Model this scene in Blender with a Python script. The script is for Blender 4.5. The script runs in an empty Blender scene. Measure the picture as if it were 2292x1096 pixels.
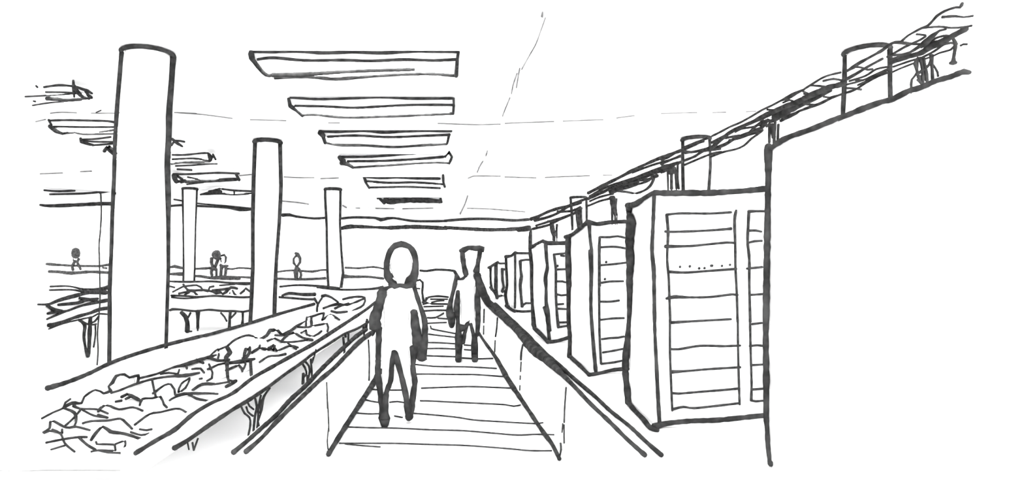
import bpy, bmesh, math, random
from mathutils import Vector, noise
random.seed(7)
S = bpy.context.scene
# ------------------------------------------------------------------ camera, world, exposure
F, CX, CY, H = 1500.0, 992.0, 600.0, 1.5       # focal length in px, vanishing point, eye height in m
W_, H_ = 2292.0, 1096.0
cam_d = bpy.data.cameras.new('camera'); cam = bpy.data.objects.new('camera', cam_d)
S.collection.objects.link(cam); S.camera = cam
cam.location = (0, 0, H); cam.rotation_euler = (math.pi/2, 0, 0)
cam_d.sensor_fit = 'HORIZONTAL'; cam_d.sensor_width = 36.0
cam_d.lens = 36.0*F/W_
cam_d.shift_x = (W_/2-CX)/W_; cam_d.shift_y = (CY-H_/2)/W_
cam_d.clip_end = 500
world = bpy.data.worlds.new('daylight'); S.world = world; world.use_nodes = True
bg = world.node_tree.nodes['Background']
bg.inputs[0].default_value = (1, 1, 1, 1); bg.inputs[1].default_value = 1.0
S.view_settings.view_transform = 'Standard'; S.view_settings.look = 'None'
S.view_settings.gamma = 1; S.view_settings.use_curve_mapping = False
S.view_settings.exposure = 2.3
LAMP = 2.6
CEIL = 4.33

# ------------------------------------------------------------------ materials
def mat(name, col, rough=0.9, spec=0.1, var=0.0, scale=20.0, emit=0.0):
    m = bpy.data.materials.new(name); m.use_nodes = True
    n = m.node_tree; b = n.nodes['Principled BSDF']
    b.inputs['Base Color'].default_value = (*col, 1); b.inputs['Roughness'].default_value = rough
    b.inputs['Specular IOR Level'].default_value = spec
    if var:
        t = n.nodes.new('ShaderNodeTexNoise'); t.inputs['Scale'].default_value = scale
        tc = n.nodes.new('ShaderNodeTexCoord'); n.links.new(tc.outputs['Object'], t.inputs['Vector'])
        r = n.nodes.new('ShaderNodeValToRGB')
        r.color_ramp.elements[0].position = .35; r.color_ramp.elements[1].position = .68
        r.color_ramp.elements[0].color = (*[c*(1-var) for c in col], 1)
        r.color_ramp.elements[1].color = (*[min(1, c*(1+var)) for c in col], 1)
        n.links.new(t.outputs['Fac'], r.inputs['Fac']); n.links.new(r.outputs['Color'], b.inputs['Base Color'])
    if emit:
        b.inputs['Emission Color'].default_value = (1, 1, 1, 1); b.inputs['Emission Strength'].default_value = emit
    return m
WHITE = mat('white_paint', (.985, .985, .985), spec=0, var=.01, scale=3)
PAPER = mat('white_plaster', (.985, .985, .985), spec=0, var=.01, scale=1)
INK = mat('black_ink', (.038, .038, .038), rough=1, spec=0, var=.4, scale=9)
FINE = mat('thin_black_ink', (.04, .04, .04), rough=1, spec=0, var=.35, scale=25)
PENCIL = mat('grey_pencil', (.2, .2, .2), rough=1, spec=0, var=.5, scale=3)
GLOW = mat('lamp_diffuser', (.9, .9, .9), emit=LAMP)

# ------------------------------------------------------------------ object helpers
COL = S.collection
def obj(name, bm, m, parent=None, smooth=False):
    me = bpy.data.meshes.new(name)
    bmesh.ops.recalc_face_normals(bm, faces=bm.faces)
    bm.to_mesh(me); bm.free()
    if smooth:
        for p in me.polygons: p.use_smooth = True
    me.materials.append(m)
    o = bpy.data.objects.new(name, me); COL.objects.link(o)
    if parent:
        o.parent = parent; o.location = -Vector(parent.location)
    return o
def thing(name, label, cat, loc=(0, 0, 0), group=None):
    o = bpy.data.objects.new(name, None); COL.objects.link(o)
    o.location = loc; o.empty_display_size = .2
    o['label'] = label; o['category'] = cat
    if group: o['group'] = group
    return o
def struct(name, bm, m):
    o = obj(name, bm, m); o['kind'] = 'structure'; return o
def box(bm, x0, x1, y0, y1, z0, z1):
    v = [bm.verts.new(p) for p in ((x0,y0,z0),(x1,y0,z0),(x1,y1,z0),(x0,y1,z0),(x0,y0,z1),(x1,y0,z1),(x1,y1,z1),(x0,y1,z1))]
    for f in ((0,3,2,1),(4,5,6,7),(0,1,5,4),(1,2,6,5),(2,3,7,6),(3,0,4,7)): bm.faces.new([v[i] for i in f])
    return bm
def prism(bm, foot, z0, z1):
    a = [bm.verts.new((x, y, z0)) for x, y in foot]; b = [bm.verts.new((x, y, z1)) for x, y in foot]
    n = len(foot); bm.faces.new(a); bm.faces.new(b)
    for i in range(n): bm.faces.new((a[i], a[(i+1) % n], b[(i+1) % n], b[i]))
    return bm
def B(): return bmesh.new()

# a tube through points with a radius at each point, closed by rounded ends
def tube(bm, pts, rad, n=8):
    pts = [Vector(p) for p in pts]
    q, r = [pts[0]], [rad[0]]
    for p, w in zip(pts[1:], rad[1:]):
        if (p-q[-1]).length > 1e-5: q.append(p); r.append(w)
    if len(q) == 1: q.append(q[0]+Vector((r[0]*.5, 0, r[0]*.3))); r.append(r[0])
    t0 = (q[1]-q[0]).normalized(); t1 = (q[-1]-q[-2]).normalized()
    q = [q[0]-t0*r[0]*.55, q[0]-t0*r[0]*.3] + q + [q[-1]+t1*r[-1]*.3, q[-1]+t1*r[-1]*.55]
    r = [r[0]*.35, r[0]*.8] + r + [r[-1]*.8, r[-1]*.35]
    prev = None; rings = []
    for i, p in enumerate(q):
        t = (q[min(i+1, len(q)-1)]-q[max(i-1, 0)])
        t = t.normalized() if t.length > 1e-9 else t0
        if prev is None:
            u = t.cross(Vector((0, 0, 1)))
            if u.length < .1: u = t.cross(Vector((1, 0, 0)))
        else: u = prev - t*prev.dot(t)
        if u.length < 1e-6: u = t.orthogonal()
        u.normalize(); prev = u; v = t.cross(u)
        rings.append([bm.verts.new(p+(u*math.cos(a)+v*math.sin(a))*r[i]) for a in (2*math.pi*k/n for k in range(n))])
    for a, b in zip(rings, rings[1:]):
        for k in range(n): bm.faces.new((a[k], a[(k+1) % n], b[(k+1) % n], b[k]))
    bm.faces.new(rings[0]); bm.faces.new(rings[-1])

# surfaces of the place: where a sight line of the survey meets a plane
def ray(px, py): return Vector(((px-CX)/F, 1, (CY-py)/F))
EYE = Vector((0, 0, H))
def plane(n, p0):
    """a plane; lift > 0 gives the point whose distance from the plane is lift, so a bead of that radius rests on it"""
    n = Vector(n).normalized()
    def f(a, b, lift=0.0):
        d = ray(a, b); k = (Vector(p0)-EYE).dot(n); dn = d.dot(n)
        if lift:
            q = (abs(k)-lift)/abs(k) if abs(k) > lift else 1
            return EYE+d*(k*max(q, .8)/dn)
        return EYE+d*(k/dn)
    return f
def onY(y): return plane((0, 1, 0), (0, y, 0))
def onX(x): return plane((1, 0, 0), (x, 0, 0))
def onZ(z): return plane((0, 0, 1), (0, 0, z))
def wallplane(p, q): return plane((q[1]-p[1], p[0]-q[0], 0), (p[0], p[1], 0))
def fr(x0, y0, s): return lambda *pts: [(x0+p[0]/s, y0+p[1]/s)+tuple(p[2:]) for p in pts]

GROUND = onZ(0.0)
def smooth_line(pts):
    if len(pts) < 3: return pts
    out = []
    for i in range(len(pts)-1):
        p0, p1, p2, p3 = pts[max(i-1, 0)], pts[i], pts[i+1], pts[min(i+2, len(pts)-1)]
        L = math.dist(p1[:2], p2[:2]); k = max(1, min(6, int(L/7)))
        for j in range(k):
            t = j/k
            out.append(tuple(.5*((2*b)+(-a+c)*t+(2*a-5*b+4*c-d)*t*t+(-a+3*b-3*c+d)*t**3) for a, b, c, d in zip(p0, p1, p2, p3)))
    out.append(pts[-1]); return out
WIDE = [1.0]
def line(bm, pts, w, surf, n=8, wob=True):
    full = []
    for i, p in enumerate(pts): full.append((p[0], p[1], p[2] if len(p) > 2 else w))
    full = smooth_line(full)
    P, R = [], []
    for i, (a, b, ww) in enumerate(full):
        f = 1+(random.uniform(-.12, .12) if wob else 0)
        r = max(.6, ww*WIDE[0]*.5*f+.42); q = surf(a, b); q = surf(a, b, r*q.y/F)
        if q.z < r*q.y/F*.9 and b > CY: q = GROUND(a, b, r*q.y/F)      # a bead never sinks into the floor
        P.append(q)
        R.append(r*q.y/F)
    tube(bm, P, R, n)
def ink(name, strokes, surf, parent, m=None, w=4, label=None, split=False):
    if split:
        for st in strokes: ink(name, [st], surf, parent, m, w)
        return
    bm = B()
    for s in strokes:
        ww = w
        if isinstance(s[0], (int, float)): ww, s = s[0], s[1]
        line(bm, s, ww, surf)
    o = obj(name, bm, m or INK, parent, True)
    if label: o['label'] = label
    return o

# ------------------------------------------------------------------ the setting
struct('floor', box(B(), -26, 9, -6, 62, -.2, 0), PAPER)
struct('ceiling', box(B(), -26, 9, 0, 42, CEIL, CEIL+.2), PAPER)
struct('wall_back', box(B(), -40, 20, 60, 60.2, -.2, 9), PAPER)
# ceiling joints (faint)
CZ = onZ(CEIL-.004)
G = fr(40, 60, 2.74); E = fr(40, 400, 2.74); FF = fr(360, 280, 2.74); C = fr(600, 400, 3.6525)
D = fr(380, 550, 5.48); K = fr(1000, 0, 2.192)
t = ink('trim_1', [
    K((472,62),(470,85)), K((484,88),(462,150),(438,215),(410,265),(368,340)), K((358,335),(352,370),(342,430)),
    K((345,360),(325,420),(318,460)), K((310,480),(285,540),(274,570)), K((200,740),(192,765)),
    K((178,790),(160,820),(150,845)), K((103,960),(90,1000),(66,1050)), (2.6, K((470,60),(466,82)))], CZ, None, PENCIL, 1.5)
t['kind'] = 'structure'
t = ink('trim_2', [G((200,530),(270,524),(360,528)), G((450,530),(590,530)), G((110,582),(170,568)), G((610,528),(690,524)),
    G((960,526),(1096,532)), [(390,252),(450,256),(520,265)], [(560,268),(640,270)], [(735,275),(760,275)],
    [(980,276),(1060,279),(1120,278)], [(1130,276),(1240,272)], [(1260,271),(1350,268)], [(1380,264),(1420,259)],
    [(1480,254),(1560,252)], [(1595,252),(1625,251)], [(1670,250),(1692,249)]], CZ, None, PENCIL, 1.4)
t['kind'] = 'structure'
t = ink('trim_3', [[(90,389),(140,387)], [(180,384),(205,383)], FF((480,310),(555,303)), FF((755,318),(850,322),(940,322)),
    FF((980,328),(1090,324)), [(1048,399),(1060,394),(1120,394)], [(1130,396),(1200,398)], [(1220,397),(1320,393)], [(1350,392),(1370,392)]],
    CZ, None, PENCIL, 1.6)
t['kind'] = 'structure'
t = ink('trim_4', [C((610,218),(640,235),(750,240)), C((680,255),(820,252)), C((880,242),(1030,245)), C((1100,245),(1350,240)),
    [(1046,466),(1100,468),(1175,474)], C((20,135),(75,148)), C((115,182),(250,195),(330,208)), [(335,432),(365,433)]], CZ, None, PENCIL, 1.7)
t['kind'] = 'structure'

# beam across the back of the hall
bp, bq = (-14.9*.955, 24.7*.955), (5.1*.985, 38.6*.985)
bw = wallplane(bp, bq)
beam = thing('ceiling_beam', 'long white beam hanging under the ceiling across the far end, edged in black', 'beam', (-4.9, 31.65, 3.77))
nx, ny = -.571*.4, .821*.4
obj('beam_body', prism(B(), [bp, bq, (bq[0]+nx, bq[1]+ny), (bp[0]+nx, bp[1]+ny)], 3.77, CEIL), WHITE, beam)
ink('upper_edge', [E((160,70),(250,76),(350,72)), E((195,95),(400,90),(510,80)), (6, E((500,82),(575,72),(615,97))),
    (2.6, FF((80,455),(140,465),(250,482),(400,495),(560,510))), (4.5, FF((745,552,7),(790,550,6),(830,560),(940,572),(1010,568))),
    (4.5, C((600,325),(700,315),(880,320),(920,335,8),(1020,320),(1200,345),(1461,345))),
    (5, [(995,494),(1050,490),(1100,490),(1150,493),(1186,491)])], bw, beam, w=3.6)
ink('lower_edge', [(7, E((135,160,4),(200,166),(370,160),(500,153),(575,153))), (4, FF((60,495),(140,490),(220,495),(400,505),(500,518,7),(580,512))),
    (8, C((600,405),(680,390,9),(860,395,6),(1000,400),(1200,392,9),(1461,405))), (8, [(995,509),(1050,512),(1100,514),(1160,512),(1186,508)])], bw, beam)
post = thing('corner_post', 'thin dark upright at the right end of the far beam, above the third cabinet', 'post', (5.2, 38.7, 0))
bm = B(); tube(bm, [(5.16, 38.7, 0), (5.08, 38.6, 2.5), (5.02, 38.6, 4.3)], [.07, .07, .09]); obj('upright', bm, INK, post, True)

# ------------------------------------------------------------------ ceiling lamps
def luminaire(label, tops, spec, strokes_near, strokes_flat, group, solid=None):
    Y0, x0, x1, dep, h = spec
    t = thing('ceiling_lamp', label, 'ceiling lamp', ((x0+x1)/2, Y0+dep/2, CEIL), group)
    obj('housing', box(B(), x0, x1, Y0, Y0+dep, CEIL-h, CEIL), WHITE, t)
    obj('diffuser', box(B(), x0+.07, x1-.07, Y0+.08, Y0+dep-.08, CEIL-h-.006, CEIL-h+.002), GLOW, t)
    if strokes_near: ink('front_edge', strokes_near, onY(Y0), t)
    if strokes_flat: ink('lower_edge', strokes_flat, onZ(CEIL-h), t)
L = fr(540, 80, 2.74)
g = 'row of long lamps over the walkway'
luminaire('nearest and largest of the long ceiling lamps over the walkway, with a double lower edge', 0, (8.77, -2.52, .21, .8, .105),
    [(6.5, L((60,95),(180,98),(340,95),(500,106),(680,100),(860,106),(1050,95),(1200,96),(1330,98))),
     (6, L((100,145),(200,135),(400,152),(620,150),(800,155),(1000,146),(1180,152),(1315,145))),
     (9, L((62,90,9),(60,110,12),(66,140,12))), (6, L((1332,98),(1325,150,6)))],
    [(9, L((66,140,11),(100,185),(150,240,7),(210,238,8))), (8, L((190,240,9),(400,236,10),(560,225,8),(760,215,7),(940,210,7),(1060,206,7))),
     (6, L((205,258),(400,252),(580,266),(780,250),(980,238),(1180,235),(1320,246))), (7, L((1325,150),(1318,245,8)))], g)
luminaire('second long ceiling lamp from the camera over the walkway', 0, (11.1, -2.54, .17, .85, .14),
    [(5, L((300,378),(450,388),(640,385),(850,376),(1040,385),(1300,384))), (5, L((330,430),(520,434),(690,442),(850,434),(1050,424),(1300,424))),
     (6, L((290,385),(300,430,9))), (5, L((1303,382),(1304,425)))],
    [(6, L((300,430,9),(340,460),(375,490))), (5, L((375,488),(450,484),(640,500),(860,495),(1060,488),(1200,482),(1298,478))), (5, L((1304,425),(1300,478)))], g)
luminaire('third long ceiling lamp from the camera over the walkway', 0, (13.8, -2.58, .17, .8, .12),
    [(5.5, L((480,585),(600,588),(750,582),(880,592),(1080,582),(1290,584))), (5, L((530,620),(700,612),(900,622),(1100,615),(1280,606))), (11, L((482,590),(505,615)))],
    [(8, L((500,610,9),(515,655))), (5, L((520,655),(600,670),(750,672),(930,682),(1080,674),(1260,662))), (5, L((1275,605),(1262,660)))], g)
luminaire('fourth long ceiling lamp from the camera over the walkway', 0, (16.7, -2.6, .2, .8, .13),
    [(5, L((600,742),(800,740),(1000,725),(1150,715),(1280,716))), (5, L((650,770),(850,768),(1050,758),(1240,742))), (8, L((600,742),(630,775,12)))],
    [(5, L((610,780,9),(650,785,10),(685,808))), (4.5, L((685,808),(850,797),(1050,783),(1200,777),(1270,780))), (5, L((1250,740),(1275,715,7),(1292,742),(1275,782)))], g)
luminaire('fifth long ceiling lamp from the camera over the walkway, small and thin', 0, (20.9, -2.45, .04, .8, .15),
    [(4.5, L((750,862),(850,872),(960,868),(1080,874),(1220,876))), (4.5, L((775,892),(900,902),(1060,900),(1240,910))), (6, L((752,862),(765,900)))],
    [(5, L((765,900),(785,932))), (4, L((785,930),(900,928),(1020,926),(1220,934))), (5, L((1238,855),(1240,900),(1248,925)))], g)
luminaire('farthest ceiling lamp over the walkway, drawn as a dark bar', 0, (27.0, -2.6, -.07, .8, .12),
    [(11, L((880,1000,9),(900,1015,12),(1000,1010,11),(1100,1008,11),(1220,1015,9))), (4, L((835,998),(870,975),(885,992))), (5, L((850,1000),(880,1025,8))), (5, L((1222,995),(1228,1022)))], [], g)
g = 'row of lamps on the left, beyond the big column'
luminaire('nearest lamp of the left row, a scribbled lamp high at the left edge', 0, (10.4, -6.3, -5.52, .7, .1), [],
    [(4, G((160,370),(250,358,5),(340,365),(385,378,6),(425,392,7),(455,408,4))), (3, G((170,400),(300,402),(390,410))), (3, G((45,428),(200,420),(380,408))),
     (4, G((340,330),(342,380,6),(345,430))), (6, G((345,360),(370,405,9),(400,430,7),(440,440))), (6, G((175,440,8),(240,442,8),(300,447),(440,437))),
     (2.8, G((90,482),(200,465),(390,450))), (6, G((415,390),(430,420),(452,435))), (3, G((95,455),(108,458))), (3, G((112,362),(120,370)))], g)
luminaire('second lamp of the left row, its left end showing beside the big column', 0, (12.8, -7.5, -5.55, .8, .12), [],
    [(4, G((190,575),(300,572),(450,575),(550,578),(590,585,6))), (5, G((190,572),(205,600))), (8, G((198,610),(235,640),(275,655,5))),
     (3.6, G((205,612),(400,615),(590,615))), (3.8, G((270,655),(350,648),(400,657),(590,654))), (3, G((500,645),(590,632,5))), (2, G((480,525),(510,512)))], g)
luminaire('third lamp of the left row, ends poking out beside the widest column', 0, (14.8, -8.0, -5.8, .8, .12), [],
    [(3.6, G((385,690),(470,688),(570,675))), (6, G((385,685),(390,705,7),(460,725,6))), (3.6, G((400,700),(500,705),(590,705))), (3.6, G((460,727),(590,715))),
     (5, FF((70,85),(100,110,7),(130,130))), (4, FF((65,125),(90,95),(145,102)))], g)
luminaire('fourth lamp of the left row, ending right of the big column in a hatched tip', 0, (16.5, -8.2, -5.6, .8, .12), [],
    [(7, G((530,760),(560,735),(600,775))), (8, G((545,742),(590,780))), (3.6, FF((70,182),(150,182),(290,172),(310,215),(200,205),(70,210))),
     (3, FF((90,228),(200,232),(345,237))), (3, FF((90,250),(200,245),(330,235))), (6, FF((296,180),(302,218))), (4, FF((320,180),(335,210))), (4, FF((65,238),(150,226),(300,222)))], g)
luminaire('fifth lamp of the left row, a dark bar left of the second column', 0, (20.2, -8.1, -6.2, .7, .12), [],
    [(4, FF((75,300),(180,300),(350,292),(480,297))), (10, FF((82,308),(95,345),(150,340,8))), (5, FF((100,310),(140,340))), (7, FF((150,345),(300,342),(400,335),(480,332))),
     (6, FF((460,297),(480,335))), (3.5, FF((160,362),(260,350))), (3, FF((165,318),(240,335))), (4, FF((100,270),(190,275)))], g)
luminaire('farthest lamp of the left row, touching the second column', 0, (24.2, -8.3, -6.9, .7, .1), [],
    [(3.6, FF((245,425),(330,400),(360,390),(450,400),(560,405))), (9, FF((300,412),(340,403),(365,408))), (3.6, FF((250,424),(370,420),(450,425),(560,418))), (3, FF((450,400),(450,425)))], g)

# ------------------------------------------------------------------ columns
def column(label, Yc, left, right, group, wl, top=CEIL):
    """round column standing so that the two surveyed sight lines touch its sides at every height"""
    left = sorted(left, key=lambda p: p[1]); right = sorted(right, key=lambda p: p[1])
    def at(e, py):
        if py <= e[0][1]: return e[0]
        for a, b in zip(e, e[1:]):
            if py <= b[1]:
                t = (py-a[1])/(b[1]-a[1]); return tuple(p+(q-p)*t for p, q in zip(a, b))
        return e[-1]
    N = 40; nz = 26; bm = B(); rings = []; LP, RP = [], []
    for j in range(nz+1):
        z = top*j/nz; py = CY+(H-z)*F/Yc
        l, r = at(left, py), at(right, py)
        ta, tb = math.atan2(l[0]-CX, F), math.atan2(r[0]-CX, F); mid, hf = (ta+tb)/2, (tb-ta)/2
        cx, dist = Yc*math.tan(mid), Yc/math.cos(mid); rr = dist*math.sin(hf)
        if j == 0: t = thing('column', label, 'column', (cx, Yc, 0), group)
        sh = rr-(l[2]+r[2])*.22*Yc/F
        rings.append([bm.verts.new((cx+sh*math.cos(q), Yc+sh*math.sin(q), z)) for q in (2*math.pi*k/N for k in range(N))])
        m = dist*math.cos(hf)
        for P_, th, w in ((LP, ta, l[2]), (RP, tb, r[2])):
            wr = (w*.5*random.uniform(.93, 1.07)+.4)*Yc/F
            P_.append(((m*math.sin(th), m*math.cos(th)-wr*.3, max(.02, min(z, top-.05))), wr))
        if j == nz: ct = (cx, rr, l[2], r[2])
    for a, b in zip(rings, rings[1:]):
        for k in range(N): bm.faces.new((a[k], a[(k+1) % N], b[(k+1) % N], b[k]))
    bm.faces.new(rings[0]); bm.faces.new(rings[-1]); obj('shaft', bm, WHITE, t, False)
    for P_ in (LP, RP):
        bm = B(); tube(bm, [p for p, _ in P_], [w for _, w in P_]); obj('side_line', bm, INK, t, True)
    cx, rr, _, _ = ct
    al = -math.atan2(cx, Yc)
    wr = (wl*.5+.6)*Yc/F
    pts = [(cx-(rr+wr*.4)*math.cos(q), Yc-(rr+wr*.4)*math.sin(q), top-wr*1.1) for q in (al+math.pi*k/18 for k in range(19))]
    bm = B(); tube(bm, pts, [wr*random.uniform(.9, 1.1) for _ in pts]); obj('top_ring', bm, INK, t, True)
    return t
g = 'round columns left of the walkway'
c1 = column('widest round white column with thick black edges, on the left beside the long trough', 8.77,
    [(273,116,9),(270,160,9),(263,240,9),(258,320,8),(256,400,8),(252,480,8),(250,560,8),(246,640,8),(246,720,8),(245,812,8)],
    [(388,112,16),(384,180,15),(378,250,17),(378,300,16),(374,360,16),(376,430,15),(377,500,11),(377,600,9),(374,700,9),(372,775,9)], g, 9)
column('second round white column on the left, between the cross trough and the low counter', 14.8,
    [(571,324,8),(568,400,8),(566,500,8),(566,600,8),(562,690,8),(560,728,8)], [(627,330,9),(629,420,9),(625,500,8),(619,580,8),(616,640,9),(615,670,10),(614,708,9)], g, 8)
column('third round white column on the left, smallest of the row, behind the low counter', 23.7,
    [(728,440,5),(731,500,5),(732,560,5),(733,610,5),(735,643,5)], [(762,434,5),(761,500,5),(764,560,5),(768,610,6),(763,645,7)], g, 5)
column('faint thin-lined column far on the left, between the widest and the second column', 23.6,
    [(409,425,4),(410,500,3),(411,600,3.5),(410,645,4)], [(441,422,4),(438,500,3.5),(436,600,4),(435,630,5)], g, 4)
g = 'round columns right of the walkway, behind the cable tray'
column('nearest right column, rising above the blank partition behind the cable tray', 8.66, [(1890,125,9),(1890,180,12),(1886,258,10)], [(1991,145,10),(1991,180,9),(1992,225,9)], g, 9)
column('middle right column, rising above the nearest cabinet behind the cable tray', 14.5, [(1528,322,8),(1528,370,8),(1529,427,8)], [(1588,312,6),(1590,370,6),(1586,428,7)], g, 7)
column('farthest right column, rising above the second cabinet behind the cable tray', 26.5, [(1277,444,5),(1280,480,6),(1281,515,5)], [(1312,440,5),(1313,470,5),(1313,495,5)], g, 4)
pole = thing('thin_pole', 'hair-thin upright pole just left of the widest column', 'pole', (-5.25, 10.2, 0))
bm = B(); line(bm, E((508,90),(512,200),(506,320),(498,400),(500,500),(503,650),(503,760),(495,860),(488,950),(492,1050),(486,1140)), 2.6, onY(10.2)); obj('rod', bm, FINE, pole, True)
pole['label'] = 'hair-thin upright pole just left of the widest column'

# ------------------------------------------------------------------ walkway
t = thing('walkway_deck', 'long plank walkway running away between two low railings', 'walkway', (0, 18, 0))
obj('deck_boards', box(B(), -.92, .92, 2.5, 36, 0, .012), WHITE, t)
DK = onZ(.013)
ink('side_line', [(11, [(735,1016),(760,975),(800,912),(835,858,12),(850,830,13)])], DK, t)
ink('side_line', [(9, [(1252,1026),(1235,992),(1215,965),(1168,895),(1135,845,12),(1110,800,8),(1085,765,6),(1072,745,6)])], DK, t)
M = fr(720, 760, 3.6533); M2 = fr(720, 520, 3.6525)
ink('board_joint', [M((145,845),(320,845),(600,846),(900,855),(1150,862),(1350,875),(1560,892),(1700,905),(1880,906)), M((190,850),(300,862),(480,875)),
    M((220,712),(400,718),(620,722),(900,735),(1150,742),(1400,762),(1600,778),(1750,772),(1900,776)),
    M((255,595),(380,605),(480,603),(545,604)), M((595,622),(660,634)), M((745,600),(900,612),(1100,632),(1250,655),(1450,668),(1650,680),(1760,684),(1810,678)),
    M((345,485),(400,500),(460,510)), M((555,510),(620,504),(680,514)), M((805,498),(900,500),(1050,508),(1200,515),(1400,524),(1500,530),(1570,542),(1625,532)),
    M((380,400),(500,410),(720,410)), M((815,395),(950,390),(1200,382),(1400,388),(1575,396)),
    M((765,280),(900,280),(1100,283),(1250,284),(1400,294),(1480,300)), M((750,200),(850,210),(950,218),(1150,220),(1300,226),(1430,234))], DK, t, FINE, 2.6, split=True)
ink('board_joint', [M((860,130),(950,133),(1090,138)), M((1150,148),(1280,155),(1400,152)), M((865,72),(960,70),(1090,75)), M((1165,80),(1220,84)), M((865,22),(960,24),(1090,32)),
    M((1165,42),(1220,46)), M2((875,830),(950,840),(1095,856)), M2((890,765),(895,785),(960,800),(1095,826)), M2((860,742),(940,738),(1020,735)),
    (3.5, M2((865,696),(930,695),(995,660))), M2((950,700),(1035,706)), (3.5, M2((825,642),(920,636),(1025,636))), M2((835,606),(995,602)),
    (3.5, M2((830,585),(860,575),(900,582),(1030,585))), M2((900,570),(940,560),(1000,556)), (3.5, M2((855,550),(870,530),(950,520),(1035,528))), M2((890,545),(1030,545)),
    (4, M2((825,570),(850,560),(855,535)))], DK, t, FINE, 2.8, split=True)
for s, nm, lab in ((-1, 'left', 'low open railing left of the walkway, double-lined handrail on thin posts'), (1, 'right', 'low open railing right of the walkway, thick dark handrail towards the cabinets')):
    x = s*.96
    t = thing('railing', lab, 'railing', (s*1.0, 16, 0))
    for py_ in ((5.33, 8.4, 12.0, 15.6, 20, 25) if s < 0 else (5.3, 7.9, 11.8, 15.5, 20, 25)):
        obj('post', box(B(), min(s*.925, s*1.0), max(s*.925, s*1.0), py_-.02, py_+.02, 0, .56), WHITE, t)
    obj('handrail', box(B(), min(s*.98, s*1.075), max(s*.98, s*1.075), 2.5, 27, .545, .576), WHITE, t)
    R_ = onZ(.576)
    if s < 0:
        N2 = fr(480, 640, 2.74); R2 = fr(500, 720, 3.536)
        ink('rail_line', [(9, R2((80,1030,11),(200,930),(300,840),(420,735),(530,615),(640,515),(750,400),(850,300),(950,205),(1050,115),(1130,60)))], R_, t)
        ink('rail_line', [(9, R2((180,1025,12),(300,920),(400,812),(520,690),(640,575),(760,462),(880,360),(980,255),(1080,155),(1200,65)))], R_, t)
        ink('post_line', [N2((688,590),(692,680),(697,760),(702,890)), N2((700,870),(692,950),(697,1000)), N2((690,660),(694,750)), (2.8, N2((944,330),(950,450),(948,578)))], onX(-.92), t, FINE, 2.2, split=True)
    else:
        Q = fr(1060, 560, 2.284)
        ink('rail_line', [(12, Q((40,200,14),(60,250,14),(100,290,18),(160,345,16),(230,415,15),(300,500,22),(370,555,20),(440,620,12),(520,700,9),(600,785,9),(690,870,9),(780,960,9),(875,1045,11)))], R_, t)
        ink('rail_line', [(9, Q((110,275,8),(180,340,7),(260,420,10),(350,515,12),(440,590,10),(520,660,8),(620,745,8),(700,820,8),(800,900,8),(880,975,8),(960,1045,11)))], R_, t)
        ink('post_line', [(3.4, Q((473,700),(466,800),(463,880))), Q((456,885),(452,930)), (3, Q((462,890),(463,985))), (4, Q((445,985),(447,1020),(438,1060))),
            (4, Q((252,482),(244,520),(242,560))), Q((243,570),(240,620)), Q((239,640),(238,660)), Q((237,690),(236,715)),
            (3, Q((122,345),(118,400),(112,440))), Q((110,460),(108,520)), (3, Q((54,300),(52,370))), Q((52,385),(51,430))], onX(.92), t, FINE, 2.4, split=True)
# far end of the walkway
t = thing('end_wall', 'small white block closing the far end of the walkway, between the two standing people', 'wall', (-.2, 36.3, 0))
obj('block', box(B(), -1.1, .75, 36.05, 37.2, 0, 1.37), WHITE, t)
ink('edge_line', [(4.5, [(940,605),(955,606),(975,603),(1005,604),(1018,606)]), (4.5, [(1018,606),(1028,622)]), (4.5, [(931,628),(940,626),(946,632),(945,655),(948,672)]), (3, [(934,645),(940,646)])], onY(36.0), t)

# ------------------------------------------------------------------ long trough on the left
t = thing('long_trough', 'long white trough on bracketed legs, left of the walkway, filled with tangled lumps', 'trough', (-2.5, 10.5, 0))
prof = [(-3.45,.5),(-3.0,.37),(-1.78,.36),(-1.78,.5),(-1.70,.5),(-1.70,.344),(-3.0,.344),(-3.47,.46)]
bm = B(); y0, y1 = 3.7, 18.0
a = [bm.verts.new((x, y0, z)) for x, z in prof]; b = [bm.verts.new((x, y1, z)) for x, z in prof]
n = len(prof)
for i in range(n): bm.faces.new((a[i], a[(i+1) % n], b[(i+1) % n], b[i]))
ca = bm.faces.new(a); cb = bm.faces.new(b); bmesh.ops.triangulate(bm, faces=[ca, cb])
obj('trough_body', bm, WHITE, t)
ink('outer_rim_line', [(8, [(107,868,12),(150,855,10),(200,835,9),(245,813,9),(300,793,8),(370,772,8),(430,757,8),(480,745,7),(555,724,7),(615,705,7),(660,692,6),(685,685,6),(703,680,6)])], onZ(.503), t)
ink('end_post', [(5, [(704,668),(711,680),(711,697,4)])], onX(-3.44), t)
N2 = fr(480, 640, 2.74)
ink('inner_rim_line', [(8, [(303,1014,10),(350,985,9),(390,962,10),(430,928,9),(470,903,8),(520,880,8),(565,846,8),(610,820,8),(660,792,8),(700,770,8),(750,738,8),(790,712,7),(820,692,6),(840,676,6)])], onX(-1.7), t)
ink('lower_edge_line', [(8, [(391,1002,11),(420,985,9),(470,950,9),(520,917,8),(560,893,8),(600,866,7),(640,836,6),(675,812,6),(700,792,5),(735,770,5),(770,748,5),(800,735,5),(830,717,5)])], onX(-1.7), t)
LX = onX(-1.715)
def to_floor(px, py, w):
    p = LX(px, py); return ([p, (p.x, p.y, .01)], [w*.5*p.y/F]*2)
def bracket(strokes, foot, w):
    bm = B()
    for s in strokes: line(bm, s[1], s[0], LX)
    if w:
        a, b = to_floor(*foot, w); tube(bm, a, b)
    obj('leg', bm, INK, t, True)
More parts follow.
